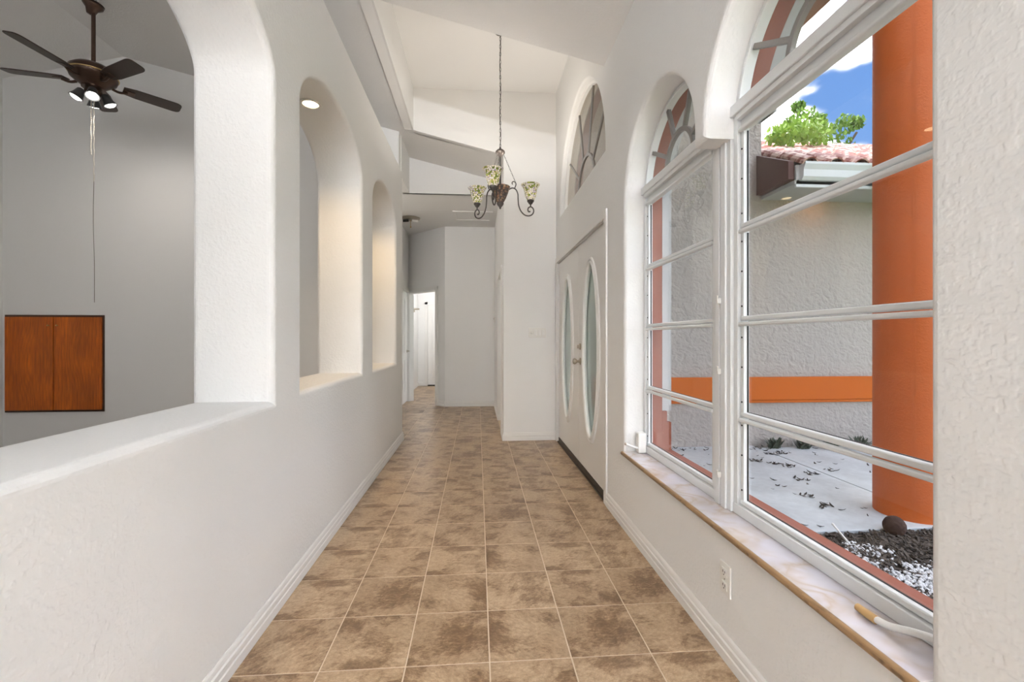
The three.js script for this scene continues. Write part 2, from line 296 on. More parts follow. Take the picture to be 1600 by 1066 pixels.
{
  // casing of the angled doorway
  const g = (s0, s1, y0, y1, z0 = -0.018, z1 = 0) => { const q = new THREE.BoxGeometry(s1 - s0, y1 - y0, z1 - z0); q.translate((s0 + s1) / 2, (y0 + y1) / 2, (z0 + z1) / 2); return uvBox(q); };
  const m = struct('trim_4', [g(0.185, 0.25, 0, 2.135), g(1.05, 1.115, 0, 2.135), g(0.185, 1.115, 2.07, 2.135), g(0.25, 0.265, 0, 2.07, 0, 0.11), g(1.035, 1.05, 0, 2.07, 0, 0.11), g(0.265, 1.035, 2.055, 2.07, 0, 0.11)], M.trim, 'white casing round the angled hall doorway', 'door casing');
  m.position.copy(V(-0.57, 0, 7.95)); m.rotation.y = 135 * Math.PI / 180;
  struct('trim_5', [bx(0.29, 0.3055, 0, 2.12, 5.60, 5.66), bx(0.29, 0.3055, 0, 2.12, 6.56, 6.62), bx(0.29, 0.3055, 2.06, 2.12, 5.66, 6.56)], M.trim, 'white casing of the side doorway by the hall corner', 'door casing');
}

// panelled interior doors
function panelDoor(name, label, w, h, pos, turn, lever) {
  const t = thing(name, label, 'door', pos, null, 'structure'); t.rotation.y = turn;
  const q = (x0, x1, y0, y1, z0, z1, r) => { const g = new RoundedBoxGeometry(x1 - x0, y1 - y0, z1 - z0, 2, r); g.translate((x0 + x1) / 2, (y0 + y1) / 2, (z0 + z1) / 2); return g; };
  part('leaf', q(0, w, 0.012, h, -0.035, 0, 0.003), M.doorPaint, t);
  const px = w / 2, m = 0.11;
  for (const [a, b] of [[m, px - 0.05], [px + 0.05, w - m]]) for (const [y0, y1] of [[0.22, 0.80], [0.94, h - 0.14]]) {
    const p = part('panel', q(a, b, y0, y1, -0.002, 0.008, 0.004), M.doorPaint, t);
    part('panel_field', q(a + 0.035, b - 0.035, y0 + 0.035, y1 - 0.035, 0.006, 0.014, 0.003), M.doorPaint, p);
  }
  if (lever) { const k = part('door_handle', [new THREE.CylinderGeometry(0.026, 0.026, 0.012, 20).rotateX(Math.PI / 2).translate(w - 0.06, 0.96, 0.006), rod(new THREE.Vector3(w - 0.06, 0.96, 0.006), new THREE.Vector3(w - 0.06, 0.96, 0.05), 0.009), rod(new THREE.Vector3(w - 0.06, 0.96, 0.05), new THREE.Vector3(w - 0.17, 0.965, 0.052), 0.009)], M.nickel, t); k.userData.label = 'brushed metal lever handle'; }
  return t;
}
panelDoor('door_3', 'white panelled door with lever handle in the hall side wall', 0.80, 2.065, V(-1.335, 0, 7.87), Math.PI / 2, true);
panelDoor('door_4', 'white door at the end of the bright passage', 0.80, 2.05, V(-1.25, 0, 11.465), 0, true);
panelDoor('door_5', 'white door recessed in the hall wall beside the corner', 0.86, 2.04, V(0.36, 0, 6.54), -Math.PI / 2, false);
struct('trim_6', [bx(-1.33, -1.26, 0, 2.12, 11.48, 11.5), bx(-0.45, -0.38, 0, 2.12, 11.48, 11.5), bx(-1.33, -0.38, 2.06, 2.13, 11.48, 11.5)], M.trim, 'white casing round the passage end door', 'door casing');
solo('door_threshold', bx(-1.25, -0.45, 0, 0.03, 11.40, 11.46, 0.006), M.dark, 'black threshold strip below the passage end door', 'threshold');
struct('trim_7', [bx(-1.311, -1.296, 0, 2.14, 7.80, 7.86), bx(-1.311, -1.296, 0, 2.14, 8.68, 8.74), bx(-1.311, -1.296, 2.08, 2.14, 7.86, 8.68)], M.trim, 'white casing round the panelled hall door', 'door casing');

// ---------- entry doors ----------
{
  const casing = thing('trim_8', 'white frame and casing round the double entry doors', 'door frame', null, null, 'structure');
  part('casing', [bx(0.915, 0.9295, 0, 2.135, 3.145, 3.205, 0.004), bx(0.915, 0.9295, 0, 2.135, 5.165, 5.225, 0.004), bx(0.915, 0.9295, 2.075, 2.135, 3.205, 5.165, 0.004)], M.trim, casing);
  part('jamb', [bx(0.931, 1.16, 0, 2.10, 3.206, 3.22), bx(0.931, 1.16, 0, 2.10, 5.15, 5.164), bx(0.931, 1.16, 2.07, 2.099, 3.22, 5.15)], M.trim, casing);
  const thr = solo('door_threshold', bx(0.925, 1.12, -0.0015, 0.012, 3.22, 5.15, 0.004), M.sweep, 'dark bronze threshold under the entry doors', 'threshold');
  thr.userData.kind = 'thing';
  const leafX = 0.945, y0 = 0.055, y1 = 2.065, cy = 1.10, a = 0.285, b = 0.765;
  function leaf(name, label, f0, f1, hingeF) {
    const t = thing(name, label, 'door', null, null, 'structure'), fc = (f0 + f1) / 2 - 0.0;
    const s = shp([[f0 + 0.003, y0], [f1 - 0.003, y0], [f1 - 0.003, y1], [f0 + 0.003, y1]]);
    const h = new THREE.Path(); h.absellipse(fc, cy, a - 0.035, b - 0.035, 0, Math.PI * 2, false, 0); s.holes.push(h);
    part('leaf', exFY(s, leafX, leafX + 0.045, 0.003, 2, 64), M.doorPaint, t);
    const ring = (ra, rb, r, x) => { const pts = []; for (let i = 0; i < 72; i++) { const q = i / 72 * Math.PI * 2; pts.push(V(x, cy + rb * Math.sin(q), fc + ra * Math.cos(q))); } return tube(pts, r, 120, 8, true); };
    const mo = part('oval_moulding', [ring(a - 0.002, b - 0.002, 0.016, leafX), ring(a - 0.032, b - 0.032, 0.021, leafX), ring(a - 0.04, b - 0.04, 0.013, leafX + 0.04)], M.trim, t);
    const gl = new THREE.Shape(); gl.absellipse(fc, cy, a - 0.03, b - 0.03, 0, Math.PI * 2, false, 0);
    const gg = new THREE.ShapeGeometry(gl, 64); gg.rotateY(Math.PI / 2); gg.translate(leafX + 0.024, 0, 0);
    const p = part('oval_pane', gg, M.frosted, t); p.userData.label = 'grey green frosted oval glass';
    part('door_sweep', bx(leafX - 0.006, leafX + 0.04, 0.0125, y0 - 0.001, f0 + 0.004, f1 - 0.004), M.sweep, t);
    for (const y of [0.22, 1.05, 1.86]) { const hg = part('hinge', [rod(V(leafX - 0.006, y - 0.05, hingeF), V(leafX - 0.006, y + 0.05, hingeF), 0.007)], M.trim, t); }
    return t;
  }
  const near = leaf('door_1', 'entry door leaf with oval glass and knob nearer the window', 3.222, 4.14, 3.224);
  leaf('door_2', 'entry door leaf with oval glass next to the light switches', 4.14, 5.148, 5.146);
  const knob = (x, s) => lathe([[0, 0], [0.032, 0], [0.032, 0.006], [0.012, 0.012], [0.011, 0.03], [0.024, 0.042], [0.029, 0.056], [0.024, 0.07], [0, 0.076]], 24).rotateZ(s * Math.PI / 2).translate(x, 0.99, -4.06);
  const k = part('door_knob', knob(leafX, 1), M.nickel, near); k.userData.label = 'antique brass round door knob';
  part('outside_knob', knob(leafX + 0.045, -1), M.nickel, near);
  part('deadbolt', [lathe([[0, 0], [0.03, 0], [0.028, 0.012], [0.012, 0.016], [0, 0.017]], 24).rotateZ(Math.PI / 2).translate(leafX, 1.125, -4.06), bx(leafX - 0.032, leafX - 0.012, 1.108, 1.142, 4.055, 4.065, 0.003)], M.nickel, near);
}

// ---------- transom over the doors ----------
{
  const t = thing('window_3', 'half round transom window with sunburst bars above the entry doors', 'window', null, null, 'structure');
  const c = 4.12, y = 2.585, r = 0.9, x = 1.0;
  const ringShape = (r0, r1) => { const s = new THREE.Shape(); s.moveTo(c + r1, y); s.absarc(c, y, r1, 0, Math.PI, false); s.lineTo(c - r0, y); s.absarc(c, y, r0, Math.PI, 0, true); return s; };
  part('window_frame', [exFY(ringShape(r - 0.03, r - 0.001), x - 0.02, x + 0.04, 0.004, 2, 48), bx(x - 0.02, x + 0.04, y + 0.001, y + 0.03, c - r + 0.03, c + r - 0.03)], M.trim, t);
  const g = new THREE.Shape(); g.moveTo(c + r - 0.02, y + 0.01); g.absarc(c, y + 0.01, r - 0.02, 0, Math.PI, false); const gg = new THREE.ShapeGeometry(g, 48); gg.rotateY(Math.PI / 2); gg.translate(x + 0.012, 0, 0);
  part('pane', gg, phys({ color: lin(0.45, 0.37, 0.28), roughness: 0.05, transmission: 1, thickness: 0, ior: 1.5 }), t);
  part('muntin', exFY(ringShape(0.30, 0.325), x + 0.002, x + 0.022, 0, 2, 32), M.muntin, t);
  for (const d of [36, 72, 108, 144]) { const q = d * Math.PI / 180; part('muntin', rod(V(x + 0.012, y + 0.32 * Math.sin(q), c + 0.32 * Math.cos(q)), V(x + 0.012, y + 0.875 * Math.sin(q), c + 0.875 * Math.cos(q)), 0.011, 6), M.muntin, t); }
}

// ---------- the two arched windows ----------
function archWindow(name, label, f0, f1, c) {
  const t = thing(name, label, 'window', null, null, 'structure');
  const x0 = 1.052, x1 = 1.099;
  part('window_frame', [bx(x0, x1, 0.486, 2.15, f0, f0 + 0.028, 0.003), bx(x0, x1, 0.486, 2.15, f1 - 0.028, f1, 0.003), bx(x0 - 0.004, x1, 0.486, 0.528, f0, f1, 0.004)], M.whiteMetal, t);
  part('head_rail', [bx(x0 - 0.018, x1, 2.105, 2.15, f0, f1, 0.004), bx(x0 - 0.008, x1, 2.085, 2.108, f0 + 0.028, f1 - 0.028, 0.002), bx(x0 + 0.014, x1, 2.045, 2.086, f0 + 0.028, f1 - 0.028, 0.002)], M.whiteMetal, t);
  const ys = [0.53, 0.884, 1.27, 1.643, 2.052], a = f0 + 0.034, b = f1 - 0.034;
  for (let i = 0; i < 4; i++) {
    const s = part('sash', [
      bx(x0 + 0.010, x0 + 0.034, ys[i], ys[i + 1] - 0.002, a, a + 0.02, 0.003), bx(x0 + 0.010, x0 + 0.034, ys[i], ys[i + 1] - 0.002, b - 0.02, b, 0.003),
      bx(x0 + 0.006, x0 + 0.034, ys[i], ys[i] + 0.02, a, b, 0.006), bx(x0 - 0.004, x0 + 0.02, ys[i + 1] - 0.02, ys[i + 1] - 0.004, a, b, 0.006)], M.whiteMetal, t);
    const g = new THREE.PlaneGeometry(b - a - 0.03, ys[i + 1] - ys[i] - 0.03); g.rotateY(Math.PI / 2); g.translate(x0 + 0.027, (ys[i] + ys[i + 1]) / 2, -(a + b) / 2);
    part('pane', g, M.glass, s);
    part('gasket', [bx(x0 + 0.024, x0 + 0.03, ys[i] + 0.0185, ys[i] + 0.0215, a + 0.02, b - 0.02), bx(x0 + 0.024, x0 + 0.03, ys[i] + 0.02, ys[i + 1] - 0.02, b - 0.0225, b - 0.0195)], M.dark, s);
    part('screw', [0.06, 0.2, 0.32].map((d) => new THREE.CylinderGeometry(0.0035, 0.0035, 0.004, 8).rotateZ(Math.PI / 2).translate(x0 + 0.009, ys[i] + d, -(b - 0.01))), M.dark, s);
  }
  // arched light
  const ringShape = (r0, r1, y) => { const s = new THREE.Shape(), t0 = Math.asin((y - arcY) / r1), t1 = Math.asin((y - arcY) / r0); s.absarc(c, arcY, r1, t0, Math.PI - t0, false); s.absarc(c, arcY, r0, Math.PI - t1, t1, true); return s; };
  part('arch_frame', exFY(ringShape(RA - 0.022, RA - 0.001, 2.15), x0 + 0.004, x1, 0.003, 2, 48), M.whiteMetal, t);
  const gs = new THREE.Shape(), t2 = Math.asin(0.07 / (RA - 0.015)); gs.absarc(c, arcY, RA - 0.015, t2, Math.PI - t2, false);
  const gg = new THREE.ShapeGeometry(gs, 48); gg.rotateY(Math.PI / 2); gg.translate(x0 + 0.027, 0, 0); part('arch_pane', gg, M.glass, t);
  const hub = new THREE.Shape(); hub.absarc(c, 2.15, 0.172, 0, Math.PI, false); hub.absarc(c, 2.15, 0.148, Math.PI, 0, true);
  part('muntin', exFY(hub, x0 + 0.016, x0 + 0.038, 0.003, 2, 32), M.muntin, t);
  for (const d of [28, 68, 112, 152]) {
    const q = d * Math.PI / 180, A = [c + 0.168 * Math.cos(q), 2.15 + 0.168 * Math.sin(q)]; let L = 0.2; while (Math.hypot(A[0] + L * Math.cos(q) - c, A[1] + L * Math.sin(q) - arcY) < RA - 0.02) L += 0.002; while (Math.hypot(A[0] + L * Math.cos(q) - c, A[1] + L * Math.sin(q) - arcY) > RA - 0.015) L -= 0.002;
    const g = new RoundedBoxGeometry(0.022, 0.022, L, 2, 0.003); const qv = new THREE.Quaternion().setFromUnitVectors(new THREE.Vector3(0, 0, 1), V(0, Math.sin(q), Math.cos(q)).normalize()); g.applyQuaternion(qv); const m = V(x0 + 0.027, A[1] + L / 2 * Math.sin(q), A[0] + L / 2 * Math.cos(q)); g.translate(m.x, m.y, m.z);
    part('muntin', g, M.muntin, t);
  }
  return t;
}
const w1 = archWindow('window_1', 'far arched window of four white awning panes nearer the entry doors', 1.905, 2.772, C1);
const w2 = archWindow('window_2', 'near arched window of four white awning panes beside the pier', 0.864, 1.77, C2);
{
  const post = thing('trim_9', 'white ribbed metal post between the two arched windows', 'mullion', null, null, 'structure');
  part('post', [bx(1.040, 1.099, 0.486, 2.16, 1.771, 1.904, 0.004), bx(1.032, 1.042, 0.486, 2.15, 1.80, 1.835, 0.003), bx(1.034, 1.042, 0.486, 2.15, 1.85, 1.885, 0.003)], M.whiteMetal, post);
  for (const y of [0.62, 1.06, 1.36]) part('latch', [bx(1.018, 1.033, y - 0.012, y + 0.012, 1.83, 1.842, 0.003), rod(V(1.02, y, 1.836), V(1.012, y + 0.022, 1.822), 0.003)], M.plastic, post);
}
// sill
{
  const s = thing('trim_10', 'tan veined marble window sill with brown edge, sky reflection painted pale into its colour', 'window sill', null, null, 'structure');
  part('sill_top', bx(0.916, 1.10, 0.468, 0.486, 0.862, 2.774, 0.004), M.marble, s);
  part('sill_nose', [rod(V(0.914, 0.475, 0.862), V(0.914, 0.475, 2.774), 0.0115, 16)].map(uvBox), M.marbleEdge, s);
}
// cranks
{
  const a = thing('window_crank', 'white folding window crank at the far end of the sill', 'window crank', V(1.02, 0.487, 2.735));
  part('operator_housing', new RoundedBoxGeometry(0.05, 0.125, 0.06, 3, 0.008).translate(0, 0.063, 0), M.plastic, a);
  part('crank_arm', [tube([new THREE.Vector3(-0.02, 0.03, 0.02), new THREE.Vector3(-0.06, 0.042, 0.028), new THREE.Vector3(-0.105, 0.06, 0.03)], 0.0065, 16, 8)], M.plastic, a);
  part('crank_tip', new THREE.SphereGeometry(0.008, 12, 8).translate(-0.107, 0.061, 0.03), M.nickel, a);
  const b = thing('window_crank', 'white window crank with tan wooden grip lying on the near sill', 'window crank', V(1.0, 0.487, 0.985));
  part('crank_arm', tube([new THREE.Vector3(0.035, 0.03, 0.11), new THREE.Vector3(0.03, 0.035, 0.06), new THREE.Vector3(0.01, 0.03, 0.02), new THREE.Vector3(-0.003, 0.014, -0.03), new THREE.Vector3(-0.008, 0.0115, -0.06)], 0.009, 24, 10), M.plastic, b);
  const tip = part('crank_grip', new THREE.CylinderGeometry(0.011, 0.0095, 0.055, 14).rotateX(Math.PI / 2).translate(-0.01, 0.0115, -0.085), std({ color: lin(0.58, 0.36, 0.15), roughness: 0.5 }), b); tip.userData.label = 'tan grip at the end of the crank';
}

// ---------- outlet, switches, thermostat ----------
{
  const o = thing('wall_outlet', 'white double power outlet below the window sill', 'outlet', V(XR - 0.001, 0.30, 1.61)); o.rotation.y = -Math.PI / 2;
  part('cover_plate', new RoundedBoxGeometry(0.072, 0.116, 0.007, 2, 0.003).translate(0, 0, 0.0035), M.plastic, o);
  for (const y of [0.025, -0.025]) { const s = part('socket', new RoundedBoxGeometry(0.034, 0.03, 0.004, 3, 0.0018).translate(0, y, 0.008), M.plastic, o); part('slots', [new THREE.BoxGeometry(0.0025, 0.009, 0.002).translate(-0.0065, y + 0.003, 0.0098), new THREE.BoxGeometry(0.0025, 0.009, 0.002).translate(0.0065, y + 0.003, 0.0098), new THREE.CylinderGeometry(0.0025, 0.0025, 0.002, 8).rotateX(Math.PI / 2).translate(0, y - 0.008, 0.0098)], M.dark, s); }
  part('screw', new THREE.CylinderGeometry(0.003, 0.003, 0.002, 10).rotateX(Math.PI / 2).translate(0, 0, 0.0075), M.nickel, o);
  const sw = thing('light_switch_plate', 'white four gang light switch plate beside the entry doors', 'light switch', V(0.705, 1.268, 5.2495));
  part('cover_plate', new RoundedBoxGeometry(0.205, 0.112, 0.007, 2, 0.003).translate(0, 0, 0.0035), M.plastic, sw);
  for (let k = 0; k < 4; k++) { const x = -0.069 + 0.046 * k; if (k === 0) part('dimmer_knob', lathe([[0, 0.02], [0.014, 0.02], [0.016, 0], [0, 0]], 18).rotateX(Math.PI / 2).translate(x, 0, 0.007), M.plastic, sw); else part('rocker', new RoundedBoxGeometry(0.032, 0.066, 0.008, 2, 0.002).rotateX(0.06).translate(x, 0, 0.008), M.trim, sw); }
  const th = thing('thermostat', 'small white thermostat on the hall side wall', 'thermostat', V(0.3055, 1.52, 7.55)); th.rotation.y = -Math.PI / 2;
  part('housing', new RoundedBoxGeometry(0.11, 0.085, 0.03, 3, 0.008).translate(0, 0, 0.015), M.plastic, th);
  part('display', new RoundedBoxGeometry(0.05, 0.03, 0.003, 2, 0.001).translate(0, 0.012, 0.031), M.muntin, th);
}

// ---------- wooden cabinet doors ----------
{
  const c = thing('wall_cabinet', 'low wooden wall cabinet with two plain brown doors', 'cabinet', V(-4.713, 0.39, 5.4));
  part('face_frame', [new THREE.BoxGeometry(1.03, 1.085, 0.012).translate(0, 0.53, 0.006)], M.woodDark, c);
  for (const s of [-1, 1]) {
    const d = part('door', new RoundedBoxGeometry(0.495, 1.04, 0.018, 2, 0.003).translate(s * 0.2535, 0.53, 0.021), s < 0 ? M.wood : M.wood2, c);
    const uv = d.geometry.attributes.uv, p = d.geometry.attributes.position; for (let i = 0; i < p.count; i++) uv.setXY(i, (p.getX(i) - s * 0.2535) / 0.5 + 0.5, p.getY(i) / 1.05);
    part('knob', lathe([[0, 0.022], [0.008, 0.02], [0.009, 0.014], [0.004, 0.008], [0.005, 0], [0, 0]], 14).rotateX(Math.PI / 2).translate(s * 0.045, 0.955, 0.03), M.brass, d);
  }
}

// ---------- ceiling fan ----------
{
  const FX = -3.51, FF = 4.39, YB = 3.59;
  const f = thing('ceiling_fan', 'dark bronze five blade ceiling fan with lit spot lamps', 'ceiling fan', V(FX, YB, FF));
  const yc = vault(FX) - YB;
  const can = part('canopy', lathe([[0, -0.11], [0.03, -0.105], [0.045, -0.06], [0.075, -0.03], [0.08, 0], [0, 0]], 28).rotateZ(-0.235).translate(0.0, yc, 0), M.bronze, f);
  part('down_rod', rod(new THREE.Vector3(0, 0.12, 0), new THREE.Vector3(0, yc - 0.06, 0), 0.016, 14), M.bronze, f);
  part('motor_housing', lathe([[0, 0.14], [0.03, 0.14], [0.06, 0.115], [0.13, 0.095], [0.172, 0.06], [0.178, 0.02], [0.165, -0.02], [0.12, -0.055], [0.085, -0.085], [0.085, -0.10], [0, -0.10]], 40), M.bronze, f);
  part('trim_ring', new THREE.TorusGeometry(0.178, 0.006, 8, 48).rotateX(Math.PI / 2).translate(0, 0.02, 0), M.brass, f);
  const bs = new THREE.Shape(); bs.moveTo(0.21, -0.05); bs.lineTo(0.30, -0.066); bs.lineTo(0.60, -0.072); bs.quadraticCurveTo(0.66, -0.072, 0.66, -0.03); bs.lineTo(0.66, 0.03); bs.quadraticCurveTo(0.66, 0.072, 0.60, 0.072); bs.lineTo(0.30, 0.066); bs.lineTo(0.21, 0.05);
  const bg = new THREE.ExtrudeGeometry(bs, { depth: 0.006, bevelEnabled: true, bevelSize: 0.002, bevelThickness: 0.002, bevelSegments: 1, curveSegments: 8 }); bg.rotateX(-Math.PI / 2); bg.rotateX(-0.21);
  const bladeMat = std({ color: lin(0.045, 0.027, 0.018), roughness: 0.4 });
  for (let k = 0; k < 5; k++) {
    const ang = (261.6 + 72 * k) * Math.PI / 180;          // from +x towards +F
    const b = part('blade', bg, bladeMat, f); b.rotation.y = ang; b.position.y = -0.03;
    part('blade_iron', [tube([new THREE.Vector3(0.13, -0.02, 0), new THREE.Vector3(0.18, -0.03, 0.0), new THREE.Vector3(0.24, -0.012, 0)], 0.012, 12, 8), new RoundedBoxGeometry(0.09, 0.006, 0.06, 2, 0.003).rotateX(-0.21).translate(0.25, -0.008, 0)], M.bronze, b);
  }
  const kit = part('light_kit', lathe([[0, -0.09], [0.06, -0.10], [0.065, -0.14], [0.04, -0.175], [0.02, -0.20], [0, -0.205]], 28), M.bronze, f);
  for (let k = 0; k < 4; k++) {
    const q = (k * 90 + 35) * Math.PI / 180, tilt = 0.45;
    const g = lathe([[0.018, 0], [0.03, -0.01], [0.04, -0.06], [0.055, -0.10], [0.052, -0.10], [0.036, -0.058], [0.026, -0.012]], 24);
    const mv = (h) => h.rotateZ(tilt).translate(0.075, -0.13, 0).rotateY(q);
    const sh = part('lamp_shade', mv(g), std({ color: lin(0.10, 0.10, 0.10), roughness: 0.3, metalness: 0.4 }), f);
    part('bulb', mv(lathe([[0, -0.112], [0.03, -0.106], [0.044, -0.094], [0.03, -0.07], [0, -0.06]], 20)), M.lampGlow, sh);
    const e = new THREE.Vector3(0, -0.125, 0).applyAxisAngle(new THREE.Vector3(0, 0, 1), tilt).add(new THREE.Vector3(0.075, -0.13, 0)).applyAxisAngle(new THREE.Vector3(0, 1, 0), q).add(f.position);
    const dir = new THREE.Vector3(0, -1, 0).applyAxisAngle(new THREE.Vector3(0, 0, 1), tilt).applyAxisAngle(new THREE.Vector3(0, 1, 0), q);
    const L = new THREE.SpotLight(0xfff6ec, 0.5, 0, 1.45, 0.6, 2); L.name = 'fan_lamp'; L.position.copy(e); L.target.position.copy(e).add(dir); L.castShadow = true; L.shadow.radius = 2; scene.add(L, L.target);
  }
  const chainMat = std({ color: lin(0.72, 0.68, 0.6), roughness: 0.4, metalness: 0.4 });
  const chain = (x, z, y0, y1, n) => { const gs = []; for (let i = 0; i < n; i++) { const y = lerp(y0, y1, i / (n - 1)); gs.push(new THREE.SphereGeometry(0.0052, 6, 4).translate(x + 0.003 * Math.sin(i * 0.7), y, z)); } gs.push(rod(new THREE.Vector3(x, y0, z), new THREE.Vector3(x, y1, z), 0.0026, 6)); return gs; };
  part('pull_chain', chain(0.012, 0.01, -0.2, -0.95, 60), chainMat, f);
  part('pull_cord', [...chain(-0.02, 0.0, -0.2, -0.70, 30)], chainMat, f);
  part('pull_string', tube([new THREE.Vector3(0.012, -0.95, 0.01), new THREE.Vector3(0.008, -1.3, 0.012), new THREE.Vector3(0.014, -1.7, 0.008), new THREE.Vector3(0.016, -2.06, 0.01)], 0.0022, 30, 5), std({ color: lin(0.22, 0.2, 0.17), roughness: 0.9 }), f);
}

// ---------- recessed lights in the arch soffits ----------
function canLight(x, f, y, label) {
  const t = thing('recessed_light', label, 'ceiling light', V(x, y, f), 'recessed lights in the arches');
  part('trim_ring', lathe([[0.048, -0.003], [0.062, -0.004], [0.066, 0.002], [0.05, 0.006]], 32), M.trim, t);
  part('lamp_lens', lathe([[0, -0.002], [0.03, -0.002], [0.05, 0.003], [0, 0.006]], 28), M.warmGlow, t);
  const L = new THREE.SpotLight(0xffd9a0, 1.8, 0, 1.2, 0.8, 2); L.name = 'recessed_lamp'; L.position.copy(V(x, y - 0.012, f)); L.target.position.copy(V(x, 0, f)); L.castShadow = true; L.shadow.radius = 2; scene.add(L, L.target);
}
canLight(-1.055, 2.93, 2.686, 'warm lit recessed light under the middle arch');
canLight(-1.055, 4.44, 2.662, 'warm lit recessed light under the far arch');

// ---------- chandelier ----------
{
  const cx = 0.215, cf = 4.23, Y0 = 2.632;      // Y0: rim of the middle bowl
  const c = thing('chandelier', 'wrought iron chandelier with stained glass shades hanging on a chain', 'chandelier', V(cx, Y0, cf));
  const mosaic = (s, cols) => {
    const N = 26, pts = []; for (let i = 0; i < N; i++) for (let j = 0; j < 12; j++) pts.push([(i + 0.15 + 0.7 * hash(i, j, s)) / N, (j + 0.15 + 0.7 * hash(j, i, s + 1)) / 12, Math.floor(hash(i, j, s + 2) * cols.length)]);
    return tex(256, (u, v) => { let d1 = 9, d2 = 9, k = 0; const ci = Math.floor(u * N), cj = Math.floor(v * 12);
      for (let a = -2; a <= 2; a++) for (let b = -2; b <= 2; b++) { const i = ((ci + a) % N + N) % N, j = cj + b; if (j < 0 || j > 11) continue; const p = pts[i * 12 + j]; let du = Math.abs(p[0] - u); du = Math.min(du, 1 - du) * N; const d = Math.hypot(du, (p[1] - v) * 12); if (d < d1) { d2 = d1; d1 = d; k = p[2]; } else if (d < d2) d2 = d; }
      return d2 - d1 < 0.10 ? [40, 34, 28] : cols[k]; }, true);
  };
  const lightCols = [[250, 248, 236], [250, 246, 240], [168, 178, 78], [236, 226, 180], [128, 146, 58], [250, 244, 222], [214, 204, 222], [248, 240, 226]];
  const darkCols = [[120, 105, 95], [150, 120, 100], [90, 80, 78], [175, 130, 100], [200, 165, 130], [105, 95, 90]];
  const shadeMat = [1, 2, 3].map((k) => phys({ map: mosaic(50 + k, lightCols), roughness: 0.9, transmission: 0.5, thickness: 0, side: THREE.DoubleSide }));
  const bowlMat = phys({ map: mosaic(77, darkCols), roughness: 0.9, transmission: 0.3, thickness: 0, side: THREE.DoubleSide });
  const v3 = (a) => a.map((p) => new THREE.Vector3(p[0], p[1], p[2] ?? 0));
  // stem and hubs
  part('stem', [rod(new THREE.Vector3(0, -0.02, 0), new THREE.Vector3(0, 0.33, 0), 0.009, 12), lathe([[0, -0.03], [0.02, -0.025], [0.022, 0], [0.012, 0.02], [0, 0.02]], 16)], M.iron, c);
  part('top_hub', lathe([[0, 0.375], [0.01, 0.37], [0.012, 0.355], [0.03, 0.35], [0.044, 0.335], [0.046, 0.322], [0.03, 0.308], [0.018, 0.295], [0.012, 0.28], [0, 0.28]], 28), std({ color: lin(0.12, 0.10, 0.09), roughness: 0.5, metalness: 0.6 }), c);
  part('glass_bowl', lathe([[0.016, -0.165], [0.03, -0.15], [0.05, -0.115], [0.072, -0.06], [0.088, -0.012], [0.094, 0.0]], 32), bowlMat, c);
  part('finial', lathe([[0, -0.212], [0.008, -0.205], [0.012, -0.19], [0.02, -0.182], [0.03, -0.168], [0.034, -0.155], [0.026, -0.145], [0, -0.145]], 20), M.iron, c);
  // three arms
  const link = (A, B, r, w) => { const d = B.clone().sub(A), n = Math.max(1, Math.round(d.length() / (r * 2.9))), gs = []; const q = new THREE.Quaternion().setFromUnitVectors(new THREE.Vector3(0, 1, 0), d.clone().normalize()); for (let i = 0; i < n; i++) { const g = new THREE.TorusGeometry(r, w, 5, 10); g.scale(0.62, 1, 1); if (i % 2) g.rotateY(Math.PI / 2); g.scale(1, 1.55, 1); g.applyQuaternion(q); const p = A.clone().lerp(B, (i + 0.5) / n); g.translate(p.x, p.y, p.z); gs.push(g); } return gs; };
  const shadeProfile = [[0.022, 0.03], [0.034, 0.035], [0.048, 0.06], [0.058, 0.095], [0.064, 0.13], [0.074, 0.16], [0.093, 0.183]];
  [15, 135, 255].forEach((deg, k) => {
    const arm = part('arm', [
      tube(v3([[0.012, -0.09], [0.05, -0.05], [0.09, -0.012], [0.125, 0.004], [0.155, -0.006], [0.176, -0.045], [0.18, -0.10], [0.187, -0.16], [0.21, -0.21], [0.25, -0.243], [0.29, -0.247], [0.325, -0.23], [0.341, -0.198], [0.333, -0.17], [0.312, -0.157], [0.288, -0.168], [0.28, -0.19], [0.29, -0.208], [0.304, -0.203]]), 0.0062, 110, 8),
      tube(v3([[0.142, 0.002], [0.152, 0.022], [0.158, 0.046], [0.148, 0.064], [0.13, 0.066], [0.118, 0.053], [0.122, 0.038]]), 0.0052, 40, 8)], M.iron, c);
    arm.rotation.y = deg * Math.PI / 180;
    part('chain', link(new THREE.Vector3(0.154, 0.06, 0), new THREE.Vector3(0.03, 0.32, 0), 0.0075, 0.0016), M.iron, arm);
    part('lamp_cup', lathe([[0, -0.155], [0.006, -0.152], [0.008, -0.135], [0.02, -0.128], [0.022, -0.118], [0.03, -0.112], [0.035, -0.10], [0.03, -0.09], [0, -0.09]], 20).translate(0.308, 0, 0), M.iron, arm);
    part('lamp_shade', lathe(shadeProfile, 36).translate(0.308, -0.128, 0), shadeMat[k], arm);
    part('bulb', lathe([[0, -0.09], [0.014, -0.085], [0.016, -0.06], [0.024, -0.035], [0.022, -0.012], [0.01, 0.0], [0, 0.002]], 16).translate(0.308, 0, 0), M.dimGlow, arm);
    const p = new THREE.Vector3(0.308, -0.035, 0).applyAxisAngle(new THREE.Vector3(0, 1, 0), deg * Math.PI / 180).add(c.position);
    const L = new THREE.PointLight(0xfff2e0, 0.012, 0, 2); L.name = 'chandelier_lamp'; L.position.copy(p); L.castShadow = true; L.shadow.radius = 1; scene.add(L);
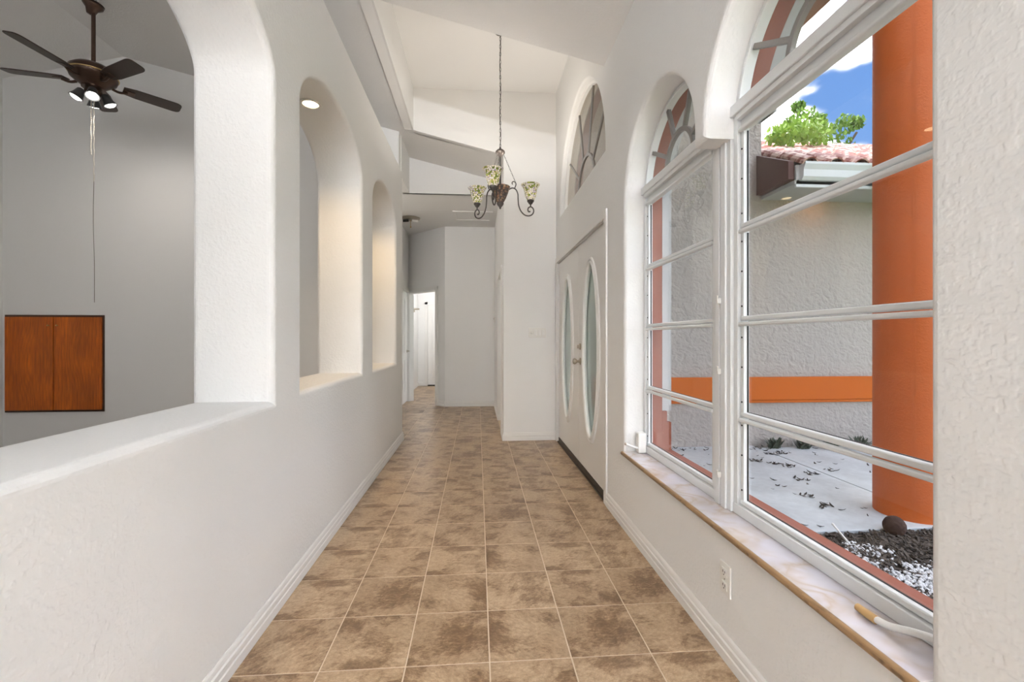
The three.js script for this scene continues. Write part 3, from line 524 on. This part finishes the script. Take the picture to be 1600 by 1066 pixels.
    const up = p.clone(); up.y += 0.092; const U = new THREE.SpotLight(0xfff6ea, 0.55, 0, 1.5, 0.7, 2); U.name = 'chandelier_uplight'; U.position.copy(up); U.target.position.copy(up).add(new THREE.Vector3(0, 1, 0)); U.castShadow = true; U.shadow.radius = 2; scene.add(U, U.target);
  });
  part('hanging_chain', [...link(new THREE.Vector3(0, 0.37, 0), new THREE.Vector3(0, 4.085 - Y0, 0), 0.0125, 0.0028), tube([0, 1, 2, 3, 4, 5, 6, 7, 8].map((i) => new THREE.Vector3(0.006 * Math.sin(i * 1.9), 0.37 + i / 8 * (4.07 - Y0 - 0.37), 0.006 * Math.cos(i * 2.3))), 0.003, 40, 5)], M.iron, c);
  part('ceiling_canopy', lathe([[0, 4.078 - Y0], [0.02, 4.08 - Y0], [0.05, 4.09 - Y0], [0.055, 4.1 - Y0], [0, 4.1 - Y0]], 24), M.iron, c);
}

// ---------- hall details ----------
{
  const l = thing('flush_ceiling_light', 'bare ceiling light fitting without its globe in the hall', 'ceiling light', V(-1.09, 3.17, 7.44));
  part('ceiling_plate', lathe([[0, -0.03], [0.10, -0.028], [0.15, -0.015], [0.155, 0], [0, 0]], 32), M.nickel, l);
  for (const s of [-1, 1]) { part('lamp_socket', rod(new THREE.Vector3(s * 0.03, -0.045, 0.02), new THREE.Vector3(s * 0.12, -0.055, 0.03), 0.02, 14), s < 0 ? M.dark : M.plastic, l); }
  part('threaded_stem', [rod(new THREE.Vector3(0, -0.02, 0), new THREE.Vector3(0, -0.14, 0), 0.004, 8), new THREE.SphereGeometry(0.012, 12, 8).translate(0, -0.145, 0)], M.brass, l);
  const h = thing('attic_hatch', 'rectangular white attic hatch panel in the hall ceiling', 'ceiling hatch', V(-0.075, 3.17, 7.22));
  part('hatch_frame', [new THREE.BoxGeometry(0.62, 0.014, 0.04).translate(0, -0.007, 0.245), new THREE.BoxGeometry(0.62, 0.014, 0.04).translate(0, -0.007, -0.245), new THREE.BoxGeometry(0.04, 0.014, 0.45).translate(0.29, -0.007, 0), new THREE.BoxGeometry(0.04, 0.014, 0.45).translate(-0.29, -0.007, 0)].map(uvBox), M.trim, h);
  part('hatch_panel', new THREE.BoxGeometry(0.54, 0.006, 0.45).translate(0, -0.003, 0), M.smooth, h);
  const s = thing('wall_sconce', 'metal wall lamp arm on the bright passage wall', 'wall lamp', V(-1.5, 1.86, 10.2));
  part('back_plate', new RoundedBoxGeometry(0.02, 0.14, 0.22, 3, 0.006).translate(0.01, 0, 0), M.nickel, s);
  part('bracket', [rod(new THREE.Vector3(0.01, 0, 0), new THREE.Vector3(0.20, 0.0, 0), 0.018, 12), rod(new THREE.Vector3(0.07, 0, 0), new THREE.Vector3(0.07, -0.07, 0), 0.032, 14)], M.nickel, s);
  // unseen ceiling lamp added to brighten the passage
  const p = thing('added_passage_light', 'added unseen ceiling lamp that brightens the passage behind the doorway', 'ceiling light', V(-0.85, 2.62, 10.1));
  part('lamp_dome', new THREE.SphereGeometry(0.16, 28, 12, 0, Math.PI * 2, Math.PI / 2, Math.PI / 2).scale(1, 0.5, 1), std({ color: 0xffffff, emissive: lin(1, 0.98, 0.94), emissiveIntensity: 3 }), p);
  part('lamp_rim', new THREE.TorusGeometry(0.165, 0.012, 8, 36).rotateX(Math.PI / 2).translate(0, -0.012, 0), M.nickel, p);
  const L = new THREE.PointLight(0xffffff, 1.7, 0, 2); L.name = 'added_passage_fill'; L.position.copy(V(-0.85, 2.50, 10.1)); L.castShadow = true; L.shadow.radius = 5; scene.add(L);
}
{
  const p = thing('added_hall_light', 'added unseen fill lamp in the hidden side branch of the hall', 'ceiling light', V(-2.3, 3.17, 6.3));  // lamp added out of view to fill the hall with light
  part('lamp_dome', new THREE.SphereGeometry(0.16, 28, 12, 0, Math.PI * 2, Math.PI / 2, Math.PI / 2).scale(1, 0.5, 1), std({ color: 0xffffff, emissive: lin(1, 0.98, 0.94), emissiveIntensity: 3 }), p);
  part('lamp_rim', new THREE.TorusGeometry(0.165, 0.012, 8, 36).rotateX(Math.PI / 2).translate(0, -0.012, 0), M.nickel, p);
  const L = new THREE.PointLight(0xfffaf2, 1.7, 0, 2); L.name = 'added_hall_fill'; L.position.copy(V(-2.3, 3.05, 6.3)); L.castShadow = true; L.shadow.radius = 5; scene.add(L);
}
// unseen fill lamps added behind the viewer to lift the interior
for (const [x, f, power, label] of [[0.15, -5.2, 740, 'added unseen fill lamp shining up at the corridor ceiling behind the viewer'], [-3.6, -2.4, 44, 'added unseen fill lamp shining up in the side room behind the viewer']]) {
  const t = thing('added_fill_uplight', label, 'fill lamp', V(x, 0, f));
  part('base', lathe([[0, 0.03], [0.03, 0.03], [0.13, 0.018], [0.15, 0], [0, 0]], 36), M.nickel, t);
  part('pole', rod(new THREE.Vector3(0, 0.02, 0), new THREE.Vector3(0, 1.66, 0), 0.013, 14), M.nickel, t);
  part('bowl', lathe([[0.015, 1.65], [0.12, 1.67], [0.24, 1.72], [0.30, 1.79], [0.305, 1.79], [0.25, 1.71], [0.12, 1.655], [0.015, 1.635]], 40), M.nickel, t);
  part('lamp_diffuser', lathe([[0, 1.782], [0.28, 1.782], [0.28, 1.776], [0, 1.776]], 40), std({ color: 0xffffff, emissive: lin(1, 1, 1), emissiveIntensity: 2 }), t);
  const U = new THREE.RectAreaLight(0xf2f5fb, power, 0.5, 0.5); U.name = 'added_uplight_source'; U.position.copy(V(x, 1.80, f)); U.lookAt(V(x, 9, f)); scene.add(U);
}

// ================= outdoors =================
const GY = -0.05;
{
  const grassMat = std({ roughness: 1, map: tex(256, (u, v) => { const a = fbm(u, v, 24, 4, 4); return mix3([70, 92, 44], [108, 122, 62], a); }, true, 0.4) });
  struct('ground_lawn', [bx(1.18, 40, -0.4, -0.13, -30, 40)], grassMat, 'lawn round the house', 'ground');
  const walk = thing('paved_walk', 'pale concrete entry walk outside the windows', 'walkway', null, null, 'structure');
  part('slab', bx(1.176, 3.2, -0.13, GY, 2.74, 5.0, 0.006), M.concrete, walk);
  part('slab', bx(3.212, 5.6, -0.13, GY, 2.74, 4.9, 0.006), M.concrete, walk);
  // wing wall
  const s = shp([[1.176, -0.13], [9.5, -0.13], [9.5, 3.0], [3.31, 3.0], [3.31, 4.7], [1.176, 4.7]]);
  struct('wall_wing', [exXY(s, 5.0, 5.2)], M.stucco, 'pinkish white rough stucco house wall facing the windows', 'wall');
  const tr = thing('trim_11', 'orange horizontal band along the stucco wall', 'trim', null, null, 'structure');
  part('band', bx(1.3, 9.4, 0.487, 0.752, 4.94, 5.0, 0.008), M.orange, tr);
  part('lower_ledge', bx(1.3, 9.4, 0.452, 0.484, 4.955, 5.0, 0.006), M.orange, tr);
  struct('ceiling_porch', [bx(1.176, 3.35, 4.42, 4.56, 2.72, 5.0)], std({ color: lin(0.22, 0.12, 0.07), roughness: 0.7 }), 'brown soffit over the entry porch', 'porch ceiling');
  // eave
  const e = thing('roof_eave', 'grey soffit, gutter and brown rake of the clay tile roof', 'eave', null, null, 'structure');
  part('soffit', bx(3.31, 9, 2.82, 2.86, 4.45, 5.0), M.soffit, e);
  part('gutter', exFYalongX([[0, 0], [0.06, 0], [0.085, 0.03], [0.09, 0.10], [0.115, 0.15], [0.115, 0.175], [0.10, 0.175], [0.10, 0.165], [0, 0.165]], 3.36, 9, 4.47, 2.85), M.gutter, e);
  part('fascia_board', bx(3.33, 9, 2.79, 3.02, 4.45, 4.475), M.gutter, e);
  part('rake_board', exFY(shp([[4.46, 2.87], [5.0, 2.87], [8.0, 4.6], [8.0, 4.86], [4.46, 3.06]]), 3.25, 3.31), M.fascia, e);
  const lamp = thing('soffit_light', 'round warm soffit light under the eave', 'outdoor light', V(3.92, 2.82, 4.75));
  part('trim_ring', new THREE.TorusGeometry(0.075, 0.012, 8, 30).rotateX(Math.PI / 2), M.pale, lamp);
  part('lamp_lens', lathe([[0, -0.008], [0.07, -0.004], [0.07, 0], [0, 0]], 26), std({ color: lin(0.9, 0.7, 0.5), emissive: lin(1, 0.6, 0.3), emissiveIntensity: 0.5 }), lamp);
  const LL = new THREE.PointLight(0xffb070, 0.06, 0, 2); LL.name = 'soffit_lamp'; LL.position.copy(V(3.92, 2.80, 4.75)); LL.castShadow = true; scene.add(LL);
}
function exFYalongX(pts, x0, x1, f, y) {      // profile [out towards the viewer, up]
  const g = exFY(shp(pts.map(([o, u]) => [f - o, y + u])), x0, x1); return g;
}
// tiled roof
{
  const roof = thing('tile_roof', 'red clay barrel tile roof of the house wing', 'roof', null, null, 'structure');
  const pitch = 0.5, n = Math.hypot(1, pitch), fE = 4.40, yE = 3.03, L = 0.36, colW = 0.28;
  part('deck', exFY(shp([[4.5, 3.0], [7.7, 4.62], [11, 2.97], [11, 2.87], [7.7, 4.52], [4.5, 2.9]]), 3.31, 9), M.fascia, roof);
  const tileMap = (k, a, b) => std({ roughness: 0.5, map: tex(128, (u, v) => mix3(a, b, sstep(0.40, 0.66, fbm(u, v, 6, 300 + k, 4))), true, 3) });
  const mats = [0, 1, 2].map((k) => tileMap(k, [132, 62, 48], [206, 176, 162])), panMats = [4, 5, 6].map((k) => tileMap(k, [176, 140, 126], [222, 212, 206]));
  const prof = []; for (let i = 0; i <= 8; i++) { const a = i / 8 * Math.PI; prof.push([-0.085 * Math.cos(a), 0.075 * Math.sin(a)]); }
  const outline = [...prof.map((p) => [p[0], p[1]]), ...prof.slice().reverse().map((p) => [p[0] * 0.86, p[1] * 0.82])];
  const tg = new THREE.ExtrudeGeometry(shp(outline), { depth: L + 0.05, bevelEnabled: false }); uvBox(tg); tg.rotateX(0.07);
  const pan = new THREE.BoxGeometry(0.18, 0.014, L + 0.05).translate(0, 0.006, (L + 0.05) / 2); uvBox(pan); pan.rotateX(0.07);
  let count = 0;
  for (let i = 0; i < 15; i++) for (let j = 0; j < 10; j++) {
    const x = 3.42 + i * colW, d = (j + 1) * L / n;
    for (const [g, dx, dy] of [[tg, 0, 0.0], [pan, colW / 2, -0.004]]) {
      if (count++ >= 300) break;
      const t = part(g === tg ? 'tile' : 'pan_tile', g, (g === tg ? mats : panMats)[Math.floor(rnd() * 3)], roof);
      t.position.copy(V(x + dx, yE + d * pitch + 0.015 + dy, fE + d)); t.rotation.x = Math.atan(pitch); 
    }
  }
  part('ridge_cap', [rod(V(3.3, 4.66, 7.7), V(9, 4.66, 7.7), 0.09, 16)], mats[0], roof);
}
// column
{
  const c = thing('porch_column', 'round orange painted porch column outside the near window', 'column', V(3.09, GY, 2.98), null, 'structure');
  part('shaft', uvBox(new THREE.CylinderGeometry(0.212, 0.212, 4.465, 48).translate(0, 2.2325, 0)), M.columnOrange, c);
}
// planting bed
{
  const bed = struct('ground_bed', [bx(1.176, 3.6, -0.13, -0.075, -1, 2.739)], std({ color: lin(0.035, 0.03, 0.025), roughness: 1 }), 'dark soil of the planting bed outside the near window', 'planting bed');
  const inst = (name, geo, mat, n, fn, label, cat) => { const m = new THREE.InstancedMesh(geo, mat, n); m.name = name; const o = new THREE.Object3D(), col = new THREE.Color(); for (let i = 0; i < n; i++) { fn(o, col); o.updateMatrix(); m.setMatrixAt(i, o.matrix); m.setColorAt(i, col); } m.castShadow = m.receiveShadow = true; scene.add(m); tag(m, label, cat, null, 'stuff'); };
  const mask = (x, f) => fbm((x + 5) / 4, (f + 5) / 4, 14, 91, 3);
  const place = (o, white) => { let x, f; do { x = rr(1.18, 3.5); f = rr(0.6, 2.73); } while (white ? (mask(x, f) < 0.34 + 0.2 * rnd() || f > 2.5 + 0.1 * Math.sin(x * 9)) : (mask(x, f) > 0.38 + 0.3 * rnd() && f < 2.45)); o.position.copy(V(x, -0.07 + rr(0, 0.015), f)); o.rotation.set(rr(0, 6), rr(0, 6), rr(0, 6)); };
  inst('white_gravel', new THREE.IcosahedronGeometry(0.0085, 0), std({ roughness: 0.8 }), 16000, (o, c) => { place(o, true); const s = rr(0.6, 1.4); o.scale.set(s * 1.3, s * 0.8, s); const k = rr(0.55, 0.85); c.setRGB(k, k * 1.01, k * 1.03); }, 'white gravel scattered in the planting bed', 'gravel');
  inst('bark_mulch', new THREE.BoxGeometry(0.032, 0.005, 0.011), std({ roughness: 0.95 }), 9000, (o, c) => { place(o, false); o.rotation.x *= 0.1; o.rotation.z *= 0.12; const s = rr(0.5, 1.5); o.scale.set(s, 1, s); const k = rr(0.02, 0.085); c.setRGB(k * 1.15, k * 0.95, k * 0.8); }, 'dark bark mulch and dead leaves in the planting bed', 'mulch');
  // fallen leaves on the walk
  const ls = new THREE.Shape(); ls.moveTo(-0.03, 0); ls.quadraticCurveTo(-0.005, 0.016, 0.03, 0); ls.quadraticCurveTo(-0.005, -0.016, -0.03, 0);
  const lg = new THREE.ExtrudeGeometry(ls, { depth: 0.002, bevelEnabled: false, curveSegments: 5 }); lg.rotateX(-Math.PI / 2); const p = lg.attributes.position; for (let i = 0; i < p.count; i++) p.setY(i, p.getY(i) + 9 * p.getX(i) ** 2 + 6 * p.getZ(i) ** 2); lg.computeVertexNormals();
  const clumps = []; for (let i = 0; i < 22; i++) clumps.push([rr(1.5, 3.6), rr(2.8, 4.9)]);
  inst('fallen_leaves', lg, std({ roughness: 0.9, side: THREE.DoubleSide }), 330, (o, c) => { let x, f; if (rnd() < 0.55) { const k = clumps[Math.floor(rnd() * clumps.length)]; x = k[0] + rr(-0.06, 0.06); f = k[1] + rr(-0.05, 0.05); } else { x = rr(1.3, 4.2); f = rnd() < 0.25 ? rr(4.8, 4.96) : rr(2.76, 4.9); } o.position.copy(V(x, GY + rr(0.001, 0.006), f)); o.rotation.set(rr(-0.2, 0.2), rr(0, 6.28), rr(-0.2, 0.2)); const s = rr(0.4, 1.15); o.scale.setScalar(s); const k = rr(0.01, 0.04); c.setRGB(k, k * 0.88, k * 0.7); }, 'dry dark fallen leaves scattered on the concrete walk', 'leaves');
  const ball = new THREE.IcosahedronGeometry(0.062, 5), q = ball.attributes.position; for (let i = 0; i < q.count; i++) { const a = new THREE.Vector3().fromBufferAttribute(q, i), k = 1 + 0.09 * (fbm(a.x * 9 + 3, a.y * 9 + a.z * 7 + 3, 64, 12, 3) - 0.5); q.setXYZ(i, a.x * k, a.y * k * 1.05, a.z * k); } ball.computeVertexNormals();
  solo('coconut', ball.translate(2.69, GY + 0.035, -2.70), std({ color: lin(0.045, 0.022, 0.016), roughness: 0.95 }), 'round dark brown husk ball beside the column base', 'coconut');
  solo('plant_stake', [rod(V(2.27, -0.07, 2.55), V(2.25, 0.02, 2.68), 0.006, 8), new THREE.SphereGeometry(0.008, 8, 6).translate(2.25, 0.02, -2.68)].map(flat), M.plastic, 'thin white stake stuck in the planting bed', 'stake');
}
// weeds at the foot of the wall
{
  const leafGeo = (len, wid, bend) => { const g = new THREE.PlaneGeometry(wid, len, 2, 5); g.translate(0, len / 2, 0); const p = g.attributes.position; for (let i = 0; i < p.count; i++) { const t = p.getY(i) / len; p.setX(i, p.getX(i) * Math.sin(Math.PI * (0.12 + 0.86 * t))); p.setZ(i, bend * t * t * len + 0.25 * Math.abs(p.getX(i))); p.setY(i, p.getY(i) * (1 - 0.35 * bend * t)); } g.computeVertexNormals(); return g; };
  const weedMat = phys({ color: lin(0.05, 0.075, 0.045), roughness: 0.7, transmission: 0.2, thickness: 0, side: THREE.DoubleSide });
  for (let k = 0; k < 6; k++) {
    const x = 3.38 + k * 0.30, w = thing('weed_plant', 'low dark green leafy weed at the foot of the stucco wall', 'plant', V(x, GY - 0.01, 4.86 - 0.045 * k), 'weeds along the stucco wall');
    const gs = []; const n = 55; for (let i = 0; i < n; i++) { const g = leafGeo(rr(0.09, 0.16) * (k === 3 ? 1.25 : 1), rr(0.025, 0.036), rr(0.2, 0.5)); g.rotateX(rr(0, 0.4)); g.rotateY(rr(0, 6.28)); g.translate(rr(-0.06, 0.06), 0, rr(-0.03, 0.03)); gs.push(g); }
    part('foliage', gs, weedMat, w);
    part('stem', [rod(new THREE.Vector3(0, 0, 0), new THREE.Vector3(0.01, 0.09, 0), 0.004, 6)], weedMat, w);
  }
}
// tree behind the roof with a branch over the tiles
{
  const t = thing('garden_tree', 'leafy green tree rising behind the tile roof', 'tree', V(6.9, -0.13, 8.8));
  const bark = std({ color: lin(0.12, 0.085, 0.06), roughness: 0.95 });
  const v3 = (a) => a.map((p) => new THREE.Vector3(...p));
  part('trunk', tube(v3([[0, 0, 0], [0.1, 1.5, 0.05], [-0.05, 3.2, 0], [0.0, 4.6, 0.05], [0.05, 5.4, 0]]), 0.075, 30, 8), bark, t);
  const br = [[[0, 4.3, 0], [0.4, 4.9, 0.2], [0.75, 5.5, 0.3]], [[0, 4.4, 0], [-0.4, 4.9, 0.2], [-0.75, 5.2, 0.3]], [[0, 4.8, 0], [-0.1, 5.6, -0.2], [-0.15, 6.2, -0.2]], [[0, 4.6, 0], [0.2, 5.3, -0.3], [0.45, 5.9, -0.3]], [[0, 4.2, 0], [-0.9, 4.75, 1.0], [-1.7, 4.55, 2.0], [-2.3, 4.2, 2.75]]];
  for (const b of br) part('branch', tube(v3(b), 0.022, 20, 6), bark, t);
  const leaf = new THREE.PlaneGeometry(0.055, 0.085, 1, 2); { const p = leaf.attributes.position; for (let i = 0; i < p.count; i++) { if (Math.abs(p.getY(i)) > 0.01) p.setX(i, p.getX(i) * (p.getY(i) > 0 ? 0.15 : 0.5)); p.setZ(i, -2 * p.getX(i) ** 2); } leaf.computeVertexNormals(); }
  const mk = (n, pick) => { const gs = []; for (let i = 0; i < n; i++) { const g = leaf.clone(); g.scale(rr(0.7, 1.3), rr(0.7, 1.3), 1); g.rotateX(rr(-1.4, 0.6)); g.rotateY(rr(0, 6.28)); const p = pick(); g.translate(p[0], p[1], p[2]); gs.push(g); } return gs; };
  const blobs = [[0.05, 5.4, 0, 0.5], [-0.45, 5.15, 0.15, 0.33], [0.45, 5.3, 0.1, 0.36], [-0.05, 5.95, -0.1, 0.27], [0.6, 5.7, 0.2, 0.25], [-0.75, 5.35, 0.25, 0.18], [0.4, 6.0, -0.25, 0.16], [-0.12, 6.25, -0.2, 0.13], [0.85, 5.75, 0.2, 0.14], [-0.5, 5.75, 0.1, 0.14]];
  const inBlob = (bs) => { const b = bs[Math.floor(rnd() * bs.length)]; let a; do a = [rr(-1, 1), rr(-1, 1), rr(-1, 1)]; while (Math.hypot(...a) > 1); return [b[0] + a[0] * b[3], b[1] + a[1] * b[3] * 0.85, b[2] + a[2] * b[3]]; };
  const lm = (r, g, b) => phys({ color: lin(r, g, b), roughness: 0.8, transmission: 0.4, thickness: 0, side: THREE.DoubleSide });
  part('foliage', mk(1000, () => inBlob(blobs)), lm(0.14, 0.27, 0.035), t);
  part('young_foliage', mk(500, () => inBlob(blobs)), lm(0.25, 0.42, 0.06), t);
  part('branch_foliage', mk(620, () => inBlob([[-2.2, 4.35, 2.7, 0.22], [-2.5, 4.22, 2.8, 0.22], [-1.9, 4.4, 2.5, 0.22], [-2.75, 4.15, 2.9, 0.17], [-1.6, 4.5, 2.2, 0.2]])), lm(0.24, 0.40, 0.045), t);
  const v = thing('hanging_vine', 'thin green vine hanging down beside the orange column', 'vine', V(4.28, 2.95, 4.35));
  part('stem', tube(v3([[0, 0.12, 0], [-0.05, -0.3, 0.02], [0.0, -0.75, 0], [-0.06, -1.05, 0.02]]), 0.005, 30, 5), bark, v);
  part('foliage', mk(70, () => { const s = rnd(); return [rr(-0.14, 0.14), 0.15 - 1.15 * s * s * rr(0.6, 1), rr(-0.08, 0.08)]; }), lm(0.22, 0.34, 0.06), v);
}

scene.traverse((o) => { if (o.isMesh) o.castShadow = o.receiveShadow = true; });
renderer.render(scene, camera);
